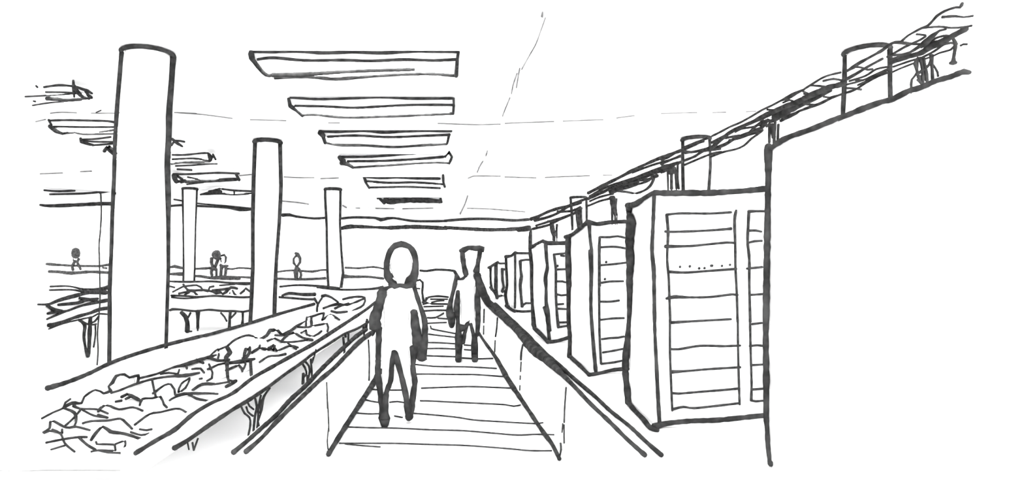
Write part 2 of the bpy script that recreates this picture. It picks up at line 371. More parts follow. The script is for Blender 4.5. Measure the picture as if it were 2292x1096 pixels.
bracket([(4, N2((165,740),(185,780),(215,805),(220,850),(208,915))), (3.5, N2((205,715),(215,735),(240,755))), (4, N2((195,740),(205,770),(235,795))), (5, N2((250,690),(260,740),(248,800),(240,885))),
         (4, N2((285,670),(270,740),(268,800),(262,870))), (3.4, N2((340,625),(305,680),(290,760),(268,830),(275,860))), (3.4, N2((325,640),(290,700),(280,780)))], (568, 950), 5)
bracket([(4, N2((530,465),(555,500),(565,540),(545,560),(540,600))), (4, N2((555,460),(580,490),(585,520),(570,590))), (6, N2((545,535),(543,595))), (4, N2((590,445),(595,500),(598,560))),
         (4, N2((620,390),(610,430),(598,470)))], (688, 840), 5)
bracket([(5, N2((790,315),(795,365))), (4, N2((822,290),(820,355))), (5, N2((800,290),(805,310)))], (771, 770), 5)
bracket([(5, N2((915,240),(915,280))), (5, N2((935,205),(930,265)))], (815, 738), 4)
Aq = fr(80, 700, 3.2225)
bracket([(3, Aq((1095,935),(1105,985))), (3.5, Aq((1130,935),(1140,990))), (3.5, Aq((1170,905),(1150,960),(1140,990)))], (434, 1000), 0)

# heap surface: countless tangled bits
bm = B(); nx_, ny_ = 26, 220; g_ = []
for j in range(ny_+1):
    row = []
    for i in range(nx_+1):
        x = -3.0+1.2*i/nx_; y = 3.74+14.2*j/ny_
        z = .376+.012*noise.noise(Vector((x*4, y*4, 3)))+.4*max(0, min(1, (y-16.05)/.5))
        row.append(bm.verts.new((x, y, z)))
    g_.append(row)
for j in range(ny_):
    for i in range(nx_): bm.faces.new((g_[j][i], g_[j][i+1], g_[j+1][i+1], g_[j+1][i]))
heap = obj('heap', bm, WHITE); heap['kind'] = 'stuff'; heap['label'] = 'tangled heap of lumps filling the long trough left of the walkway'; heap['category'] = 'heap'
HZ, HX, HY = onZ(.388), onX(-3.0), onY(16.0)
def HP(a, b, lift=0.0):
    """the heap's surface: its level top, its left rim and the higher pile at its far end"""
    p = HZ(a, b) if b > 605 else HY(a, b)
    if p.y > 16.0: return HY(a, b, lift)
    if p.x < -3.02: return HX(a, b, lift)
    return HZ(a, b, lift)
A = fr(80, 700, 3.2225); Bf = fr(360, 540, 2.74)
hs = [A((45,760),(120,720),(190,690),(260,650,8),(330,650),(350,605),(430,555),(490,580)), A((200,680),(215,645),(250,620)), (5, A((545,575),(600,560),(700,520),(830,480),(950,460),(1080,450,8),(1180,432))),
    (5, A((750,470),(870,440),(1000,390),(1100,370,8),(1240,320,7),(1300,305))), A((840,485),(855,560),(865,600)), A((845,580),(930,520),(975,515),(1000,550),(1005,590),(1100,580,6),(1289,580)),
    (7, A((620,605),(660,585),(740,625))), (6, A((650,620),(700,600),(750,630))), (5, A((575,640),(620,632))), A((965,630),(1010,605),(1100,585),(1160,620),(1260,635)),
    A((275,670,7),(320,690),(440,695),(520,725)), (4, A((340,700),(420,740),(520,755))), (6, A((450,735),(515,755))), A((200,685),(280,720,6),(290,790),(280,810)), A((330,690),(270,760),(215,810)),
    A((60,865),(100,850),(190,865),(190,840)), A((120,840),(180,870),(210,940),(280,1000)), (5, A((75,935),(200,910),(310,895),(370,895))), (5, A((310,895),(370,950),(430,985))), A((110,985),(210,955)),
    A((685,858),(760,880),(815,870)), A((750,838),(800,845),(838,838)), A((1125,405),(1190,400),(1215,430)), A((1250,370),(1275,430),(1270,470),(1235,490)), A((1130,555),(1200,510),(1289,510)),
    A((1180,475),(1200,472)), A((450,700),(470,680)), A((1240,405),(1289,385)), A((900,440),(960,432),(1020,440)), A((1025,440),(1035,410)), A((1160,335),(1210,360)), A((1085,370),(1090,400)),
    (6, Bf((120,760),(240,722),(300,715),(350,730),(420,725))), Bf((240,725),(260,745)), (5, Bf((410,745),(490,735,9),(575,720))), (5, Bf((400,790),(480,760),(500,795))), (6, Bf((550,725),(555,820))),
    (4, Bf((300,780),(350,755),(400,745))), (5, Bf((560,680),(600,655),(660,660,7),(690,635),(710,670),(790,640),(840,650))), Bf((660,650),(690,665),(700,640)), Bf((640,615),(700,595),(740,615),(820,615),(920,600)),
    (6, Bf((610,600),(650,575),(670,545,8),(720,548),(740,570),(800,545),(830,520),(890,490,4))), (5, Bf((740,610),(780,570),(815,560),(870,590),(930,605,7))), (4, Bf((700,575),(760,575),(800,540))),
    Bf((605,740),(660,705),(720,700),(765,690,7)), Bf((860,560),(890,545),(895,570),(940,580),(985,550)), Bf((995,410),(1040,395),(1095,385)), Bf((200,910),(250,880),(330,875),(420,860)),
    Bf((160,935),(220,960),(300,980)), Bf((160,935),(250,930),(350,935)), (4, Bf((500,715),(520,750),(500,790))), (4, Bf((780,625),(830,660)))]
hs += [C((440,960,8),(470,952,6),(520,970),(575,1010)), C((450,1060),(560,1020),(650,1030),(780,980)), (5, C((545,1060),(600,1035),(660,1020))), C((400,1085),(405,1030),(440,975)), (5, C((515,1080),(560,1092),(650,1085)))]
o = ink('surface_contour', hs, HP, None, w=4.2); o.parent = heap; o['label'] = 'black contour lines of the heap'

def lump(label, strokes, w=4.5, surf=None, kind='lump', hgt=.03, z=.375, grp='rounded lumps in the long trough'):
    s_ = surf or HP
    pts = [s_(*p[:2]) for st in strokes for p in st]
    x0, x1 = min(p.x for p in pts), max(p.x for p in pts); yy0, yy1 = min(p.y for p in pts), max(p.y for p in pts)
    c = Vector(((x0+x1)/2, (yy0+yy1)/2, z))
    t = thing(kind, label, kind, c, grp)
    bm = B(); bmesh.ops.create_icosphere(bm, subdivisions=3, radius=1)
    ztop = max(p.z for p in pts)
    for v in bm.verts:
        k = 1+.18*noise.noise(v.co*1.7+c)
        v.co = Vector((c.x+v.co.x*(x1-x0)*.42*k, c.y+v.co.y*max(.06, (yy1-yy0)*.4)*k, z+max(-.01, v.co.z*max(.012, (ztop-z)*.9)*k)))
    obj('body', bm, WHITE, t, True)
    ink('outline', strokes, s_, t, w=w)
lump('big rounded boulder at the left rim of the heap, low at the left', [A((490,580),(540,560,8),(525,530),(555,500,7),(580,455,6),(640,442),(675,465),(740,450,6),(735,500,6))], 4.5)
lump('small leaf-shaped loop in the heap, above and left of the wide low mound', [A((1110,470),(1050,510),(1030,570),(1080,540),(1110,480))], 4)
lump('bracket-shaped lump in the heap, below the leaf-shaped loop and to its left', [A((750,665),(770,620),(840,615),(900,605),(925,660),(945,680))], 4.5)
lump('wide low mound meeting the near rim of the long trough', [A((715,805),(820,730),(900,715),(1010,690),(1060,700),(1110,735))], 4.5)
lump('peaked slab with a long falling right edge at the bottom left of the heap', [A((400,915,6),(430,870,6),(485,820),(540,855,7),(640,870,6),(775,915,6))], 5)
lump('flat mound with a drooping right end, above the peaked slab', [A((340,795),(400,780),(520,775),(610,762),(650,790),(695,835))], 4.5)
lump('wavy mound left of the bracket-shaped lump', [A((450,710),(490,670),(540,672),(600,695),(700,680),(770,705))], 4.5)
lump('small pointed lump at the extreme lower left of the heap', [A((55,860),(100,830),(105,785),(130,780),(220,825),(290,820),(390,845))], 4.5)
lump('small box lying at the bottom left end of the heap', [A((435,930),(440,945),(570,950),(575,990),(450,990),(400,1000)), A((575,945),(645,925),(635,995)), A((450,990),(520,1005),(625,1010))], 4, kind='box')
lump('large rounded boulder standing high in the middle of the heap, above the near rim', [Bf((410,640),(460,600),(540,575),(600,605),(605,650),(560,680))], 4.5)
lump('dark-edged twig standing left of the large middle boulder', [Bf((410,655,10),(425,680,10),(400,710,9),(405,740,8),(415,850,5),(460,855),(400,890))], 7, kind='twig')
lump('tiny triangle-shaped lump left of the dark twig', [Bf((300,705),(350,660),(355,700),(350,720)), Bf((350,665),(400,645))], 4)
lump('small dark ring on the large middle boulder', [Bf((510,710),(520,660),(545,650),(545,680),(520,715))], 6)
lump('small upright can in the far half of the heap', [Bf((890,520),(895,465),(920,460),(920,520),(840,525))], 4, kind='can')
lump('small box right of the upright can in the heap', [Bf((925,465),(925,515),(1020,505),(1022,550))], 4, kind='box')
lump('peaked lump above the small box at the far end of the heap', [Bf((925,460),(1000,440),(990,480),(1040,450),(1095,480))], 4)
lump('hooked lump at the very far end of the long trough, beside the nearer person', [C((610,985),(700,965),(790,970),(780,1030),(730,1060),(680,1080))], 4.5)

# ------------------------------------------------------------------ cross trough and slanting trough, far left
t = thing('cross_trough', 'distant white trough crossing behind the two left columns, heaped and standing on forked legs', 'trough', (-5.2, 16.6, 0))
obj('trough_body', box(B(), -6.9, -4.3, 16.0, 17.4, .5, .84), WHITE, t)
obj('back_board', box(B(), -6.9, -4.3, 17.4, 17.5, .5, 1.13), WHITE, t)
ink('rim_line', [(4, D((15,608),(180,612),(350,625),(540,612),(700,620),(900,630),(1050,620),(1100,612,6))), (2.6, D((20,630),(180,645),(380,630)))], onY(16.0), t)
ink('lower_edge_line', [(4.2, D((0,790),(30,778,6),(130,780),(310,800),(480,783),(650,798),(800,800),(900,808),(970,795)))], onY(16.0), t)
ink('back_line', [(4, D((0,435),(200,440),(520,435),(700,450),(880,462,6),(980,460,7))), (2.4, D((610,485),(800,470)))], onY(17.38), t)
for st, ft in (([(6, D((140,815,8),(195,870,9),(215,940,9),(215,1040,10))), (4, D((255,820),(225,880))), (2.5, D((190,1045),(270,1048)))], (419, 738)),
           ([(8, D((345,800,10),(345,860,8),(343,1010,5)))], (442.5, 735)), ([(4, D((625,820),(670,870),(700,925))), (5, D((742,810,7),(735,900,5),(730,1010,7))), (4, D((810,820),(750,885)))], (513, 735)),
           ([(5, D((895,815),(895,900),(890,965,7)))], (543, 727))):
    bm = B()
    for w_, s_ in st: line(bm, s_, w_, onY(16.0))
    p = onY(16.0)(*ft); tube(bm, [p, (p.x, 16.0, 0.01)], [.02, .02]); obj('leg', bm, INK, t, True)
bm = B()
for k in range(40):
    c = Vector((-6.7+k*.057, 16.75+.25*noise.noise(Vector((k*1.3, 0, 0))), .84))
    m_ = bmesh.ops.create_icosphere(bm, subdivisions=2, radius=.2)
    for v in m_['verts']: v.co = c+Vector((v.co.x, v.co.y, max(0, v.co.z)*(.5+.3*noise.noise(c*3))))
h2 = obj('heap', bm, WHITE); h2['kind'] = 'stuff'; h2['label'] = 'heap of lumps piled on the distant cross trough'; h2['category'] = 'heap'
o = ink('surface_contour', [D((35,565),(100,530),(160,500),(330,482),(380,505),(410,545),(470,560)), (4.5, D((110,585),(230,560),(400,540),(520,560),(570,575,7),(630,570,6),(650,590),(690,565,7),(750,510,6),(830,525))),
    (4, D((210,540),(300,545),(400,545))), D((480,530),(490,505),(540,495)), D((770,545),(790,585),(820,612)), (3.4, D((735,578),(738,580))), (4.5, D((865,585),(910,550),(930,520),(985,560))),
    (4.5, D((165,470),(215,535),(300,565),(340,610))), D((0,495),(60,510)), D((180,600),(240,570)), (5, D((520,545),(640,535),(740,520)))], onY(16.4), None, w=3.6)
o.parent = h2
t = thing('slanting_trough', 'far left trough running slantwise towards the cross trough, sketched with many dark edges', 'trough', (-6.6, 12.3, 0))
sp, sq = (-5.30, 8.8), (-7.9, 15.9)
foot = [sp, sq, (sq[0]-.8, sq[1]+.1), (sp[0]-.85, sp[1]+.2)]
obj('trough_body', prism(B(), foot, .68, .98), WHITE, t)
SP = wallplane(sp, sq)
ink('rim_line', [(3.6, E((200,660),(310,658),(400,675),(500,672),(550,660,7))), (3.8, E((195,682),(330,680),(430,692,6),(550,675))), (7, E((125,770,4),(190,768,5),(250,745,7),(330,722,9),(440,698),(540,697,9))),
    (7, E((180,775),(220,800),(270,810))), (5, E((250,772),(370,760,7),(410,745,7),(490,735))), (5, E((380,730),(480,745,6)))], SP, t)
ink('lower_edge_line', [(5, E((185,825),(240,815,6),(300,810),(400,775),(545,745,8))), (4, E((180,860),(290,812,6))), (7, E((195,898,9),(270,880,7),(350,850),(450,820),(500,800,8),(550,793,7))), (3, E((190,920),(280,887),(380,862),(460,845),(490,828),(550,830)))], SP, t)
bm = B()
line(bm, E((375,865),(410,895,7),(405,970),(418,1050),(430,1085,8)), 5.5, SP); line(bm, E((445,850,8),(440,950,8),(435,1075,6)), 7, SP); line(bm, E((495,845),(470,875),(430,890)), 4, SP)
line(bm, E((475,890),(475,960),(465,1030)), 3, SP); line(bm, E((385,870),(440,895),(480,890)), 4, SP)
obj('leg', bm, INK, t, True)

t = thing('low_counter', 'distant low white counter between the second and third left columns, reaching to the nearer person', 'counter', (-3.7, 22.3, 0))
obj('counter_body', box(B(), -5.2, -1.9, 22, 22.8, 0, .83), WHITE, t)
ink('top_line', [(4, FF((730,990),(850,980),(1010,990,5),(1096,1000))), (4, C((400,885),(600,905),(830,900),(940,885,6)))], onY(22), t)
ink('front_and_shadow_line', [(4.5, C((115,955),(170,935,6),(290,945,6),(385,943,7))), (4, C((70,965),(200,975),(300,983),(390,985)))], onY(22), t)  # lower stroke is the counter's base shadow, drawn in ink

# ------------------------------------------------------------------ galleries far behind with small people
t = thing('gallery', 'raised gallery edge at the far left, behind the widest column, with one small person', 'gallery', (-25, 46.5, 0))
obj('slab', box(B(), -27.5, -20.5, 46, 49, 0, 1.31), WHITE, t)
ink('edge_line', [(6, E((190,568),(250,570),(330,578,7),(440,570),(560,575)))], onY(46), t)
ink('low_rail', [(4.5, E((175,522),(200,524,6),(330,532),(490,535),(530,530,5),(570,525,8))), (4, E((520,545),(545,548)))], onY(46), t)
t = thing('gallery', 'raised gallery edge behind the second and third left columns, with three small people', 'gallery', (-10, 46.5, 0))
obj('slab', box(B(), -18.9, -3.3, 46, 49, 0, .86), WHITE, t)
ink('edge_line', [(4, D((0,345,5),(60,345,7),(150,345,8),(190,350),(290,362))), (6, D((300,370),(380,372),(500,392),(600,388,9),(700,392,9),(860,400,6))), (4, D((700,378),(880,382),(1050,392,5))), (5, FF((715,940),(860,945),(1010,938,6))),
    (5, C((610,795,9),(690,800,6),(820,800),(945,815)))], onY(46), t)
ink('low_rail', [(4.2, D((0,262),(60,250,7),(120,265,7),(250,282),(500,272,6))), (4, D((700,280),(770,284),(850,270),(990,278))), (4, FF((710,900),(800,890),(930,897,5),(980,888),(1040,887))), (4, C((630,725),(740,730),(860,720),(945,735)))], onY(46), t)

# ------------------------------------------------------------------ people
def capsule(bm, pts, rads, flat=1.0, n=16):
    """closed tapering form through points; later fused with the rest of the body"""
    m = len(bm.verts); tube(bm, pts, rads, n)
    if flat != 1.0:
        bm.verts.ensure_lookup_table(); cy = sum(p[1] for p in pts)/len(pts)
        for v in bm.verts[m:]: v.co.y = cy+(v.co.y-cy)*flat
def ball(bm, c, rx, ry, rz, s=3):
    r = bmesh.ops.create_icosphere(bm, subdivisions=s, radius=1)
    for v in r['verts']: v.co = Vector((c[0]+v.co.x*rx, c[1]+v.co.y*ry, c[2]+v.co.z*rz))
def hand(bm, w, d, s=1.0, side=1):
    """palm, four unequal curled fingers and a thumb from the palm's side; d = direction of the fingers"""
    w = Vector(w); d = Vector(d).normalized(); f = Vector((0, -1, 0)); f = (f-d*f.dot(d)).normalized(); sd = d.cross(f)
    capsule(bm, [w, w+d*.045*s, w+d*.085*s], [.026*s, .034*s, .032*s], n=10)
    for k, (ln, off) in enumerate(((.068, -.026), (.078, -.009), (.072, .009), (.056, .025))):
        r0 = w+d*.085*s+f*off*s
        a = r0+d*ln*.45*s+sd*side*.006*s; b = a+d*ln*.32*s+sd*side*.016*s; c = b+d*ln*.16*s+sd*side*.02*s
        capsule(bm, [r0, a, b, c], [.0095*s, .009*s, .0082*s, .007*s], n=8)
    r0 = w+d*.03*s-f*.03*s if False else w+d*.03*s+f*.03*s
    capsule(bm, [r0, r0+d*.03*s+f*.022*s+sd*side*.01*s, r0+d*.06*s+f*.026*s+sd*side*.018*s], [.012*s, .0105*s, .0085*s], n=8)
def fuse(o, vox):
    m = o.modifiers.new('fuse', 'REMESH'); m.mode = 'VOXEL'; m.voxel_size = vox; m.use_smooth_shade = True
    s = o.modifiers.new('soften', 'SMOOTH'); s.factor = .5; s.iterations = 3
def head_shape(bm, c, rx, ry, rz, fy=-1):
    ball(bm, c, rx, ry, rz)
    x, y, z = c
    for s in (-1, 1): ball(bm, (x+s*rx*.98, y+.01, z-rz*.05), rx*.12, rx*.2, rz*.2, 2)
    capsule(bm, [(x, y+fy*ry*.93, z+rz*.1), (x, y+fy*ry*1.12, z-rz*.18)], [rx*.09, rx*.15], n=8)
    for s in (-1, 1): ball(bm, (x+s*rx*.36, y+fy*ry*.84, z+rz*.04), rx*.16, rx*.14, rx*.12, 2)
    ball(bm, (x, y+fy*ry*.83, z-rz*.45), rx*.32, rx*.12, rx*.09, 2)

# nearer person
WIDE[0] = 1.12
Y1 = 6.47; s1 = onY(Y1)
def q1(a, b, dy=0): v = s1(a, b); return (v.x, Y1+dy, v.z)
t = thing('person', 'nearer person on the walkway, blank oval head, white clothes with very thick black edges', 'person', (q1(888, 946)[0], Y1, .012))
bm = B(); k = Y1/F
head_shape(bm, q1(899,594), 25*k, .1, 39*k)
capsule(bm, [q1(898,628), q1(898,646)], [.055, .07])
m0 = len(bm.verts)
capsule(bm, [q1(889,655), q1(888,690), q1(887,730), q1(886,770), q1(886,795)], [.125, .125, .12, .12, .12], .7)
capsule(bm, [q1(872,657), q1(912,655)], [.045, .045])
capsule(bm, [q1(868,785), q1(864,850,-.01), q1(861,895,.01), q1(860,935,.02)], [.05, .042, .026, .02])
capsule(bm, [q1(905,785), q1(912,850,-.01), q1(916,893,.01), q1(917,925,.02)], [.05, .04, .026, .02])
capsule(bm, [q1(862,658), q1(848,695), q1(840,730)], [.04, .034, .028])
capsule(bm, [q1(915,658), q1(934,712), q1(943,752), q1(945,775)], [.03, .02, .02, .02])
o = obj('body', bm, WHITE, t, True); fuse(o, .009)
bm = B(); hand(bm, q1(946,768), (-.02, -.05, -1), 1.0, -1); o = obj('hand', bm, INK, t, True); fuse(o, .004); o['label'] = 'dark hand hanging beside the thigh'
bm = B(); hand(bm, q1(837,722), (.12, -.1, -1), .8, 1); o = obj('hand', bm, INK, t, True); fuse(o, .004); o['label'] = 'dark hand at the hip'
for (a, b) in ((860, 940), (916, 930)):
    bm = B(); p = Vector(q1(a, b)); capsule(bm, [p+Vector((0, .06, -.0)), p+Vector((0, 0, -.005)), p+Vector((0, -.1, -.0))], [.036, .042, .03]); o = obj('shoe', bm, INK, t, True)
ink('head_outline', [(12, M2((655,95),(600,108),(562,150),(540,210),(530,280),(540,350,15),(565,400,14),(605,425,13))), (12, M2((655,95),(715,115),(752,165),(768,230),(768,300,12),(755,360,18),(730,400,22),(700,425,14))),
    (9, M2((555,345),(585,360,5)))], s1, t)
ink('collar', [(11, M2((560,415,12),(600,440,10),(640,432,8),(690,440,10),(740,425,12)))], onY(Y1-.13), t)
ink('body_outline', [(9, M2((480,470,12),(520,462,10),(600,440),(680,428),(760,425,12))), (20, M2((500,480,20),(478,560,18),(455,640,19),(432,720,24),(440,770,24),(466,800,12))),
    (12, M2((468,780),(466,880,12),(463,980,11),(462,1096,11)) ), (11.5, M((462,170),(458,260,12),(470,360,13),(482,460,12),(500,560,16),(512,640,22),(515,690,18))),
    ], s1, t)
ink('leg_outline', [(13, M((596,100,14),(575,200,11),(565,330,10),(530,430,11),(522,540,14),(512,640,16))), (12, M((600,110),(625,200,11),(655,310,11),(685,440,11),(700,540,13),(715,640,14)))], onY(Y1-.11), t)
ink('leg_outline', [
    (12, M((745,60,14),(745,150,9),(750,260,10),(762,340,11),(752,430,11),(735,540,13),(715,640,14))),
    ], s1, t)
ink('arm_outline', [(13, M2((753,645,13),(762,740,16),(775,850,18),(775,930,16),(758,1000,12),(745,1096,10)))], s1, t)
ink('arm_outline', [(8, M2((755,440,9),(785,540,8),(812,620,8),(835,690,11),(845,760,12),(842,880,13),(825,960,18),(815,1030,20))), (11, M2((760,660,12),(785,800,12),(800,900,14),(815,1010,18)))], s1, t)

# farther person
Y2 = 10.98; s2 = onY(Y2)
def q2(a, b, dy=0): v = s2(a, b); return (v.x, Y2+dy, v.z)
t = thing('person', 'farther person with a squared head, arms spread, one reaching to the right handrail', 'person', (q2(1046, 805)[0], Y2, .012))
bm = B(); k = Y2/F
head_shape(bm, q2(1054,585), 13*k, .11, 24*k)
capsule(bm, [q2(1055,605), q2(1053,625)], [.055, .07])
capsule(bm, [q2(1048,632), q2(1047,665), q2(1047,700), q2(1048,718)], [.11, .12, .12, .12], .7)
capsule(bm, [q2(1034,632), q2(1064,632)], [.06, .06])
capsule(bm, [q2(1038,718), q2(1032,755,-.01), q2(1028,790,.02)], [.05, .045, .035])
capsule(bm, [q2(1060,718), q2(1062,755,-.01), q2(1062,790,.02)], [.05, .045, .035])
capsule(bm, [q2(1030,632), q2(1018,662), q2(1012,695)], [.04, .035, .03])
capsule(bm, [q2(1068,628), q2(1080,652), q2(1094,678)], [.05, .042, .034])
o = obj('body', bm, WHITE, t, True); fuse(o, .014)
bm = B(); hand(bm, q2(1012,700), (0, -.05, -1), 1.0, 1); o = obj('hand', bm, INK, t, True); fuse(o, .005); o['label'] = 'dark hanging hand'
bm = B(); hand(bm, q2(1095,680), (.8, .0, -.6), 1.0, 1); o = obj('hand', bm, INK, t, True); fuse(o, .005); o['label'] = 'dark hand on the rail'
for (a, b) in ((1027, 800), (1062, 798)):
    bm = B(); p = Vector(q2(a, b)); capsule(bm, [p+Vector((0, .06, 0)), p, p+Vector((0, -.1, 0))], [.04, .05, .035]); obj('shoe', bm, INK, t, True)
ink('head_outline', [(9, M2((1130,150,6),(1160,145,13),(1200,125,10),(1260,130,12),(1320,128,9),(1310,150,10))), (10, M2((1150,160),(1155,230,9),(1165,290,10),(1180,345,9))), (10, M2((1295,145,10),(1288,200,9),(1275,260,9),(1265,320,14)))], s2, t)
ink('body_outline', [(5, M2((1185,350),(1150,380,7),(1120,382,5),(1100,350,4),(1085,320,4))), (8, M2((1105,350,8),(1090,420,8),(1070,500,7),(1050,580,9),(1045,640,16),(1062,710,16),(1062,770,10))),
    (9, M2((1115,480,7),(1110,560,12),(1105,620,13),(1112,700,9),(1115,780,10),(1120,860,17),(1120,960,15),(1118,1040,13))),
    (10, M2((1280,350,12),(1275,450,9),(1275,550,11),(1278,650,11),(1278,750,10),(1270,840,9))), (8, M2((1140,780,14),(1180,770,9),(1205,715,9),(1225,770,7),(1245,850,9))),
    (9, M2((1150,900,13),(1175,800,7),(1195,730,7))), (12, M2((1250,850,12),(1250,950,14),(1252,1040,12)))], s2, t)
ink('arm_outline', [(12, M2((1270,345,15),(1300,440,18),(1330,510,16),(1370,590,14)))], s2, t)

WIDE[0] = 1.0
# small people on the galleries
def small(label, strokes, parts, Yq=45.95, grp='small people on the far galleries'):
    s_ = onY(Yq); xs = [p[0] for _, st in strokes for p in st]; ys = [p[1] for _, st in strokes for p in st]
    cx = (min(xs)+max(xs))/2; yb = max(ys)+1.5
    t = thing('person', label, 'person', s_(cx, yb), grp)
    bm = B()
    for (pp, rr) in parts: capsule(bm, [s_(*p) for p in pp], rr, n=10)
    o = obj('body', bm, WHITE, t, True); fuse(o, .03)
    ink('body_outline', [(w_*1.15, [tuple(p[:2])+((p[2]*1.15,) if len(p) > 2 else ()) for p in st]) for w_, st in strokes], s_, t)
def stick(cx, y0, y1):
    h = y1-y0
    return [([(cx, y0+h*.08), (cx, y0+h*.14)], [.12, .1]), ([(cx, y0+h*.2), (cx, y0+h*.5)], [.17, .17]), ([(cx-3, y0+h*.5), (cx-4, y1-2)], [.09, .06]), ([(cx+3, y0+h*.5), (cx+4, y1-2)], [.09, .06]),
            ([(cx-5, y0+h*.2), (cx-6, y0+h*.5)], [.06, .05]), ([(cx+5, y0+h*.2), (cx+6, y0+h*.5)], [.06, .05]), ([(cx, y0+h*.1), (cx, y0+h*.25)], [.07, .08])]
small('small dark person alone on the far left gallery, left of the widest column', [(15, E((355,435,13),(355,455,15),(355,475,13))), (4, E((345,485),(343,500),(365,510),(375,490))), (5, E((350,505),(332,535),(338,560))), (4.5, E((362,505),(385,555))), (3, E((345,535),(365,530)))], stick(169, 556, 604))
small('small person with a solid dark head, left one of the pair on the gallery', [(17, D((560,90,16),(570,105,19),(585,140,15))), (6.5, D((515,150),(510,200),(525,250),(530,270,8))), (6, D((600,150),(575,210),(555,260))), (3, D((545,170),(550,215))),
    (5.5, D((515,290),(508,330),(518,365))), (4.5, D((570,285),(572,370))), (7, D((530,275),(570,290)))], stick(482, 564, 617))
small('small person with a ring-shaped head, right one of the pair on the gallery', [(3.6, D((615,125),(670,108),(690,140),(685,190),(662,225),(635,190),(625,150))), (6, D((620,235),(660,250),(715,245,4))), (6, D((635,245),(630,300),(625,370))), (5, D((690,255),(688,310),(678,370)))], stick(500, 570, 617))
small('small figure-eight shaped person alone on the gallery, right of the second left column', [(5, D((1540,90),(1570,100,6),(1600,150,5),(1600,200,5),(1560,255,6),(1522,210,5),(1520,160,4),(1560,110,5))), (8, D((1560,260),(1545,320),(1550,390))), (5, D((1580,275),(1605,320),(1612,360),(1600,395)))], stick(664, 566, 621))

# ------------------------------------------------------------------ right side: cabinets
def cabinet(label, Yn, Yf, nl, fl, ztop, X1, front, side, frames, shelves, dots=()):
    """nl, fl: near-left and far-left corner in X; X1 right side"""
    t = thing('tall_cabinet', label, 'cabinet', ((nl+X1)/2, (Yn+Yf)/2, 0), 'tall cabinets in a row right of the walkway')
    obj('carcass', prism(B(), [(nl, Yn), (X1, Yn), (X1, Yf), (fl, Yf)], 0, ztop), WHITE, t)
    ink('front_edge', front, onY(Yn-.01), t)
    SPl = wallplane((nl, Yn), (fl, Yf))
    ink('side_edge', side, SPl, t)
    for f_, sh in zip(frames, shelves):
        d = ink('door_frame', f_, onY(Yn-.012), t, FINE)
        d['label'] = 'thin outline of a shelved door'
        for s_ in sh:
            bm = B(); line(bm, s_, 4.5 if Yn < 8 else 4, onY(Yn-.012))
            o = obj('shelf', bm, FINE, d, True); o.location = (0, 0, 0)
    if dots:
        bm = B()
        for a, b in dots: line(bm, [(a-.8, b), (a+.8, b+.5)], 5, onY(Yn-.012))
        obj('knobs', bm, FINE, t, True)
T1 = fr(1380, 400, 3.425); T2 = fr(1380, 680, 2.885); V = fr(1160, 240, 2.74); Q = fr(1060, 560, 2.284); U = fr(980, 440, 3.653)
def XX(px, Y): return (px-CX)*Y/F
cabinet('nearest tall cabinet with ten-shelf doors, beside the blank partition', 6.34, 7.38, XX(1466, 6.34), XX(1409, 7.38), 2.22, 3.7,
    [(13, T1((285,105,11),(400,110,13),(560,108,13),(700,108,13),(850,100,12),(1000,90,12),(1150,75,13))), (11, T2((245,790,14),(330,770),(480,755),(640,750),(800,735),(950,720),(1010,722,6))),
     (9, T1((288,130,9),(282,300,8),(275,450,8),(272,560,8),(285,700,9),(288,850,8),(292,1096,8))), (8, T2((243,0,8),(248,200,7),(258,400,8),(268,600,8),(278,770,8)))],
    [(10, T1((85,205,12),(140,195,14),(200,155,10),(285,103,9))), (14, T1((95,220,13),(95,270,10),(110,320,20),(100,450,18),(100,560,18),(105,650,15),(98,760,14),(100,880,12),(97,1000,10))),
     (12, T2((85,0,10),(78,120,9),(68,250,13),(60,340,16),(58,450,14),(68,550,14),(75,640,13))), (11, T2((75,635),(120,690,10),(170,740,11),(220,800,11),(270,815,9)))],
    [[(5, T1((385,275,7),(395,400,6),(392,500),(388,620),(400,760),(405,900),(412,1096))), (4.5, T2((345,100),(345,300),(352,500),(360,690))), (4.5, T1((918,240),(905,320,6),(910,500),(912,680),(922,880),(928,1096))), (4.5, T2((783,100),(785,300),(790,500),(795,650)))],
     [(5.5, T1((1015,250,7),(1010,350,6),(1005,480),(1018,620),(1018,800),(1025,1096))), (4.5, T2((862,100),(866,300),(872,500),(870,620,6)))]],
    [[T1((380,275),(480,265),(600,265),(720,266),(880,256)), T1((372,403),(430,406),(620,400),(760,392),(880,382,6)), T1((372,518,7),(560,515),(700,502),(850,488),(910,493)), T1((400,712,6),(530,718),(700,706),(920,690)), T1((380,918),(440,905,8),(560,908),(720,905),(890,885),(930,890)),
      T2((355,120,7),(480,112),(740,98)), T2((345,290),(400,292),(540,270),(690,272),(800,268)), T2((360,438,7),(460,432),(600,420),(800,408)), T2((355,572),(400,578),(560,565),(690,555),(795,545)), T2((362,680,6),(430,664),(500,672),(640,658),(795,640))],
     [T1((1010,250,7),(1070,248),(1135,248)), T1((1015,397),(1070,396),(1112,405)), T1((1010,490),(1060,478),(1115,475)), T1((998,688),(1060,682),(1118,676)), T1((1018,890),(1080,886),(1130,882)),
      T2((875,130),(940,122)), T2((860,272),(910,266),(955,272)), T2((870,395),(950,390)), T2((875,552),(970,545)), T2((865,622),(900,628),(945,624))]],
    [(1522,596.5),(1544,595.5),(1565,600),(1577,599.5),(1592,594),(1594,594),(1616,594.5),(1634,592)])
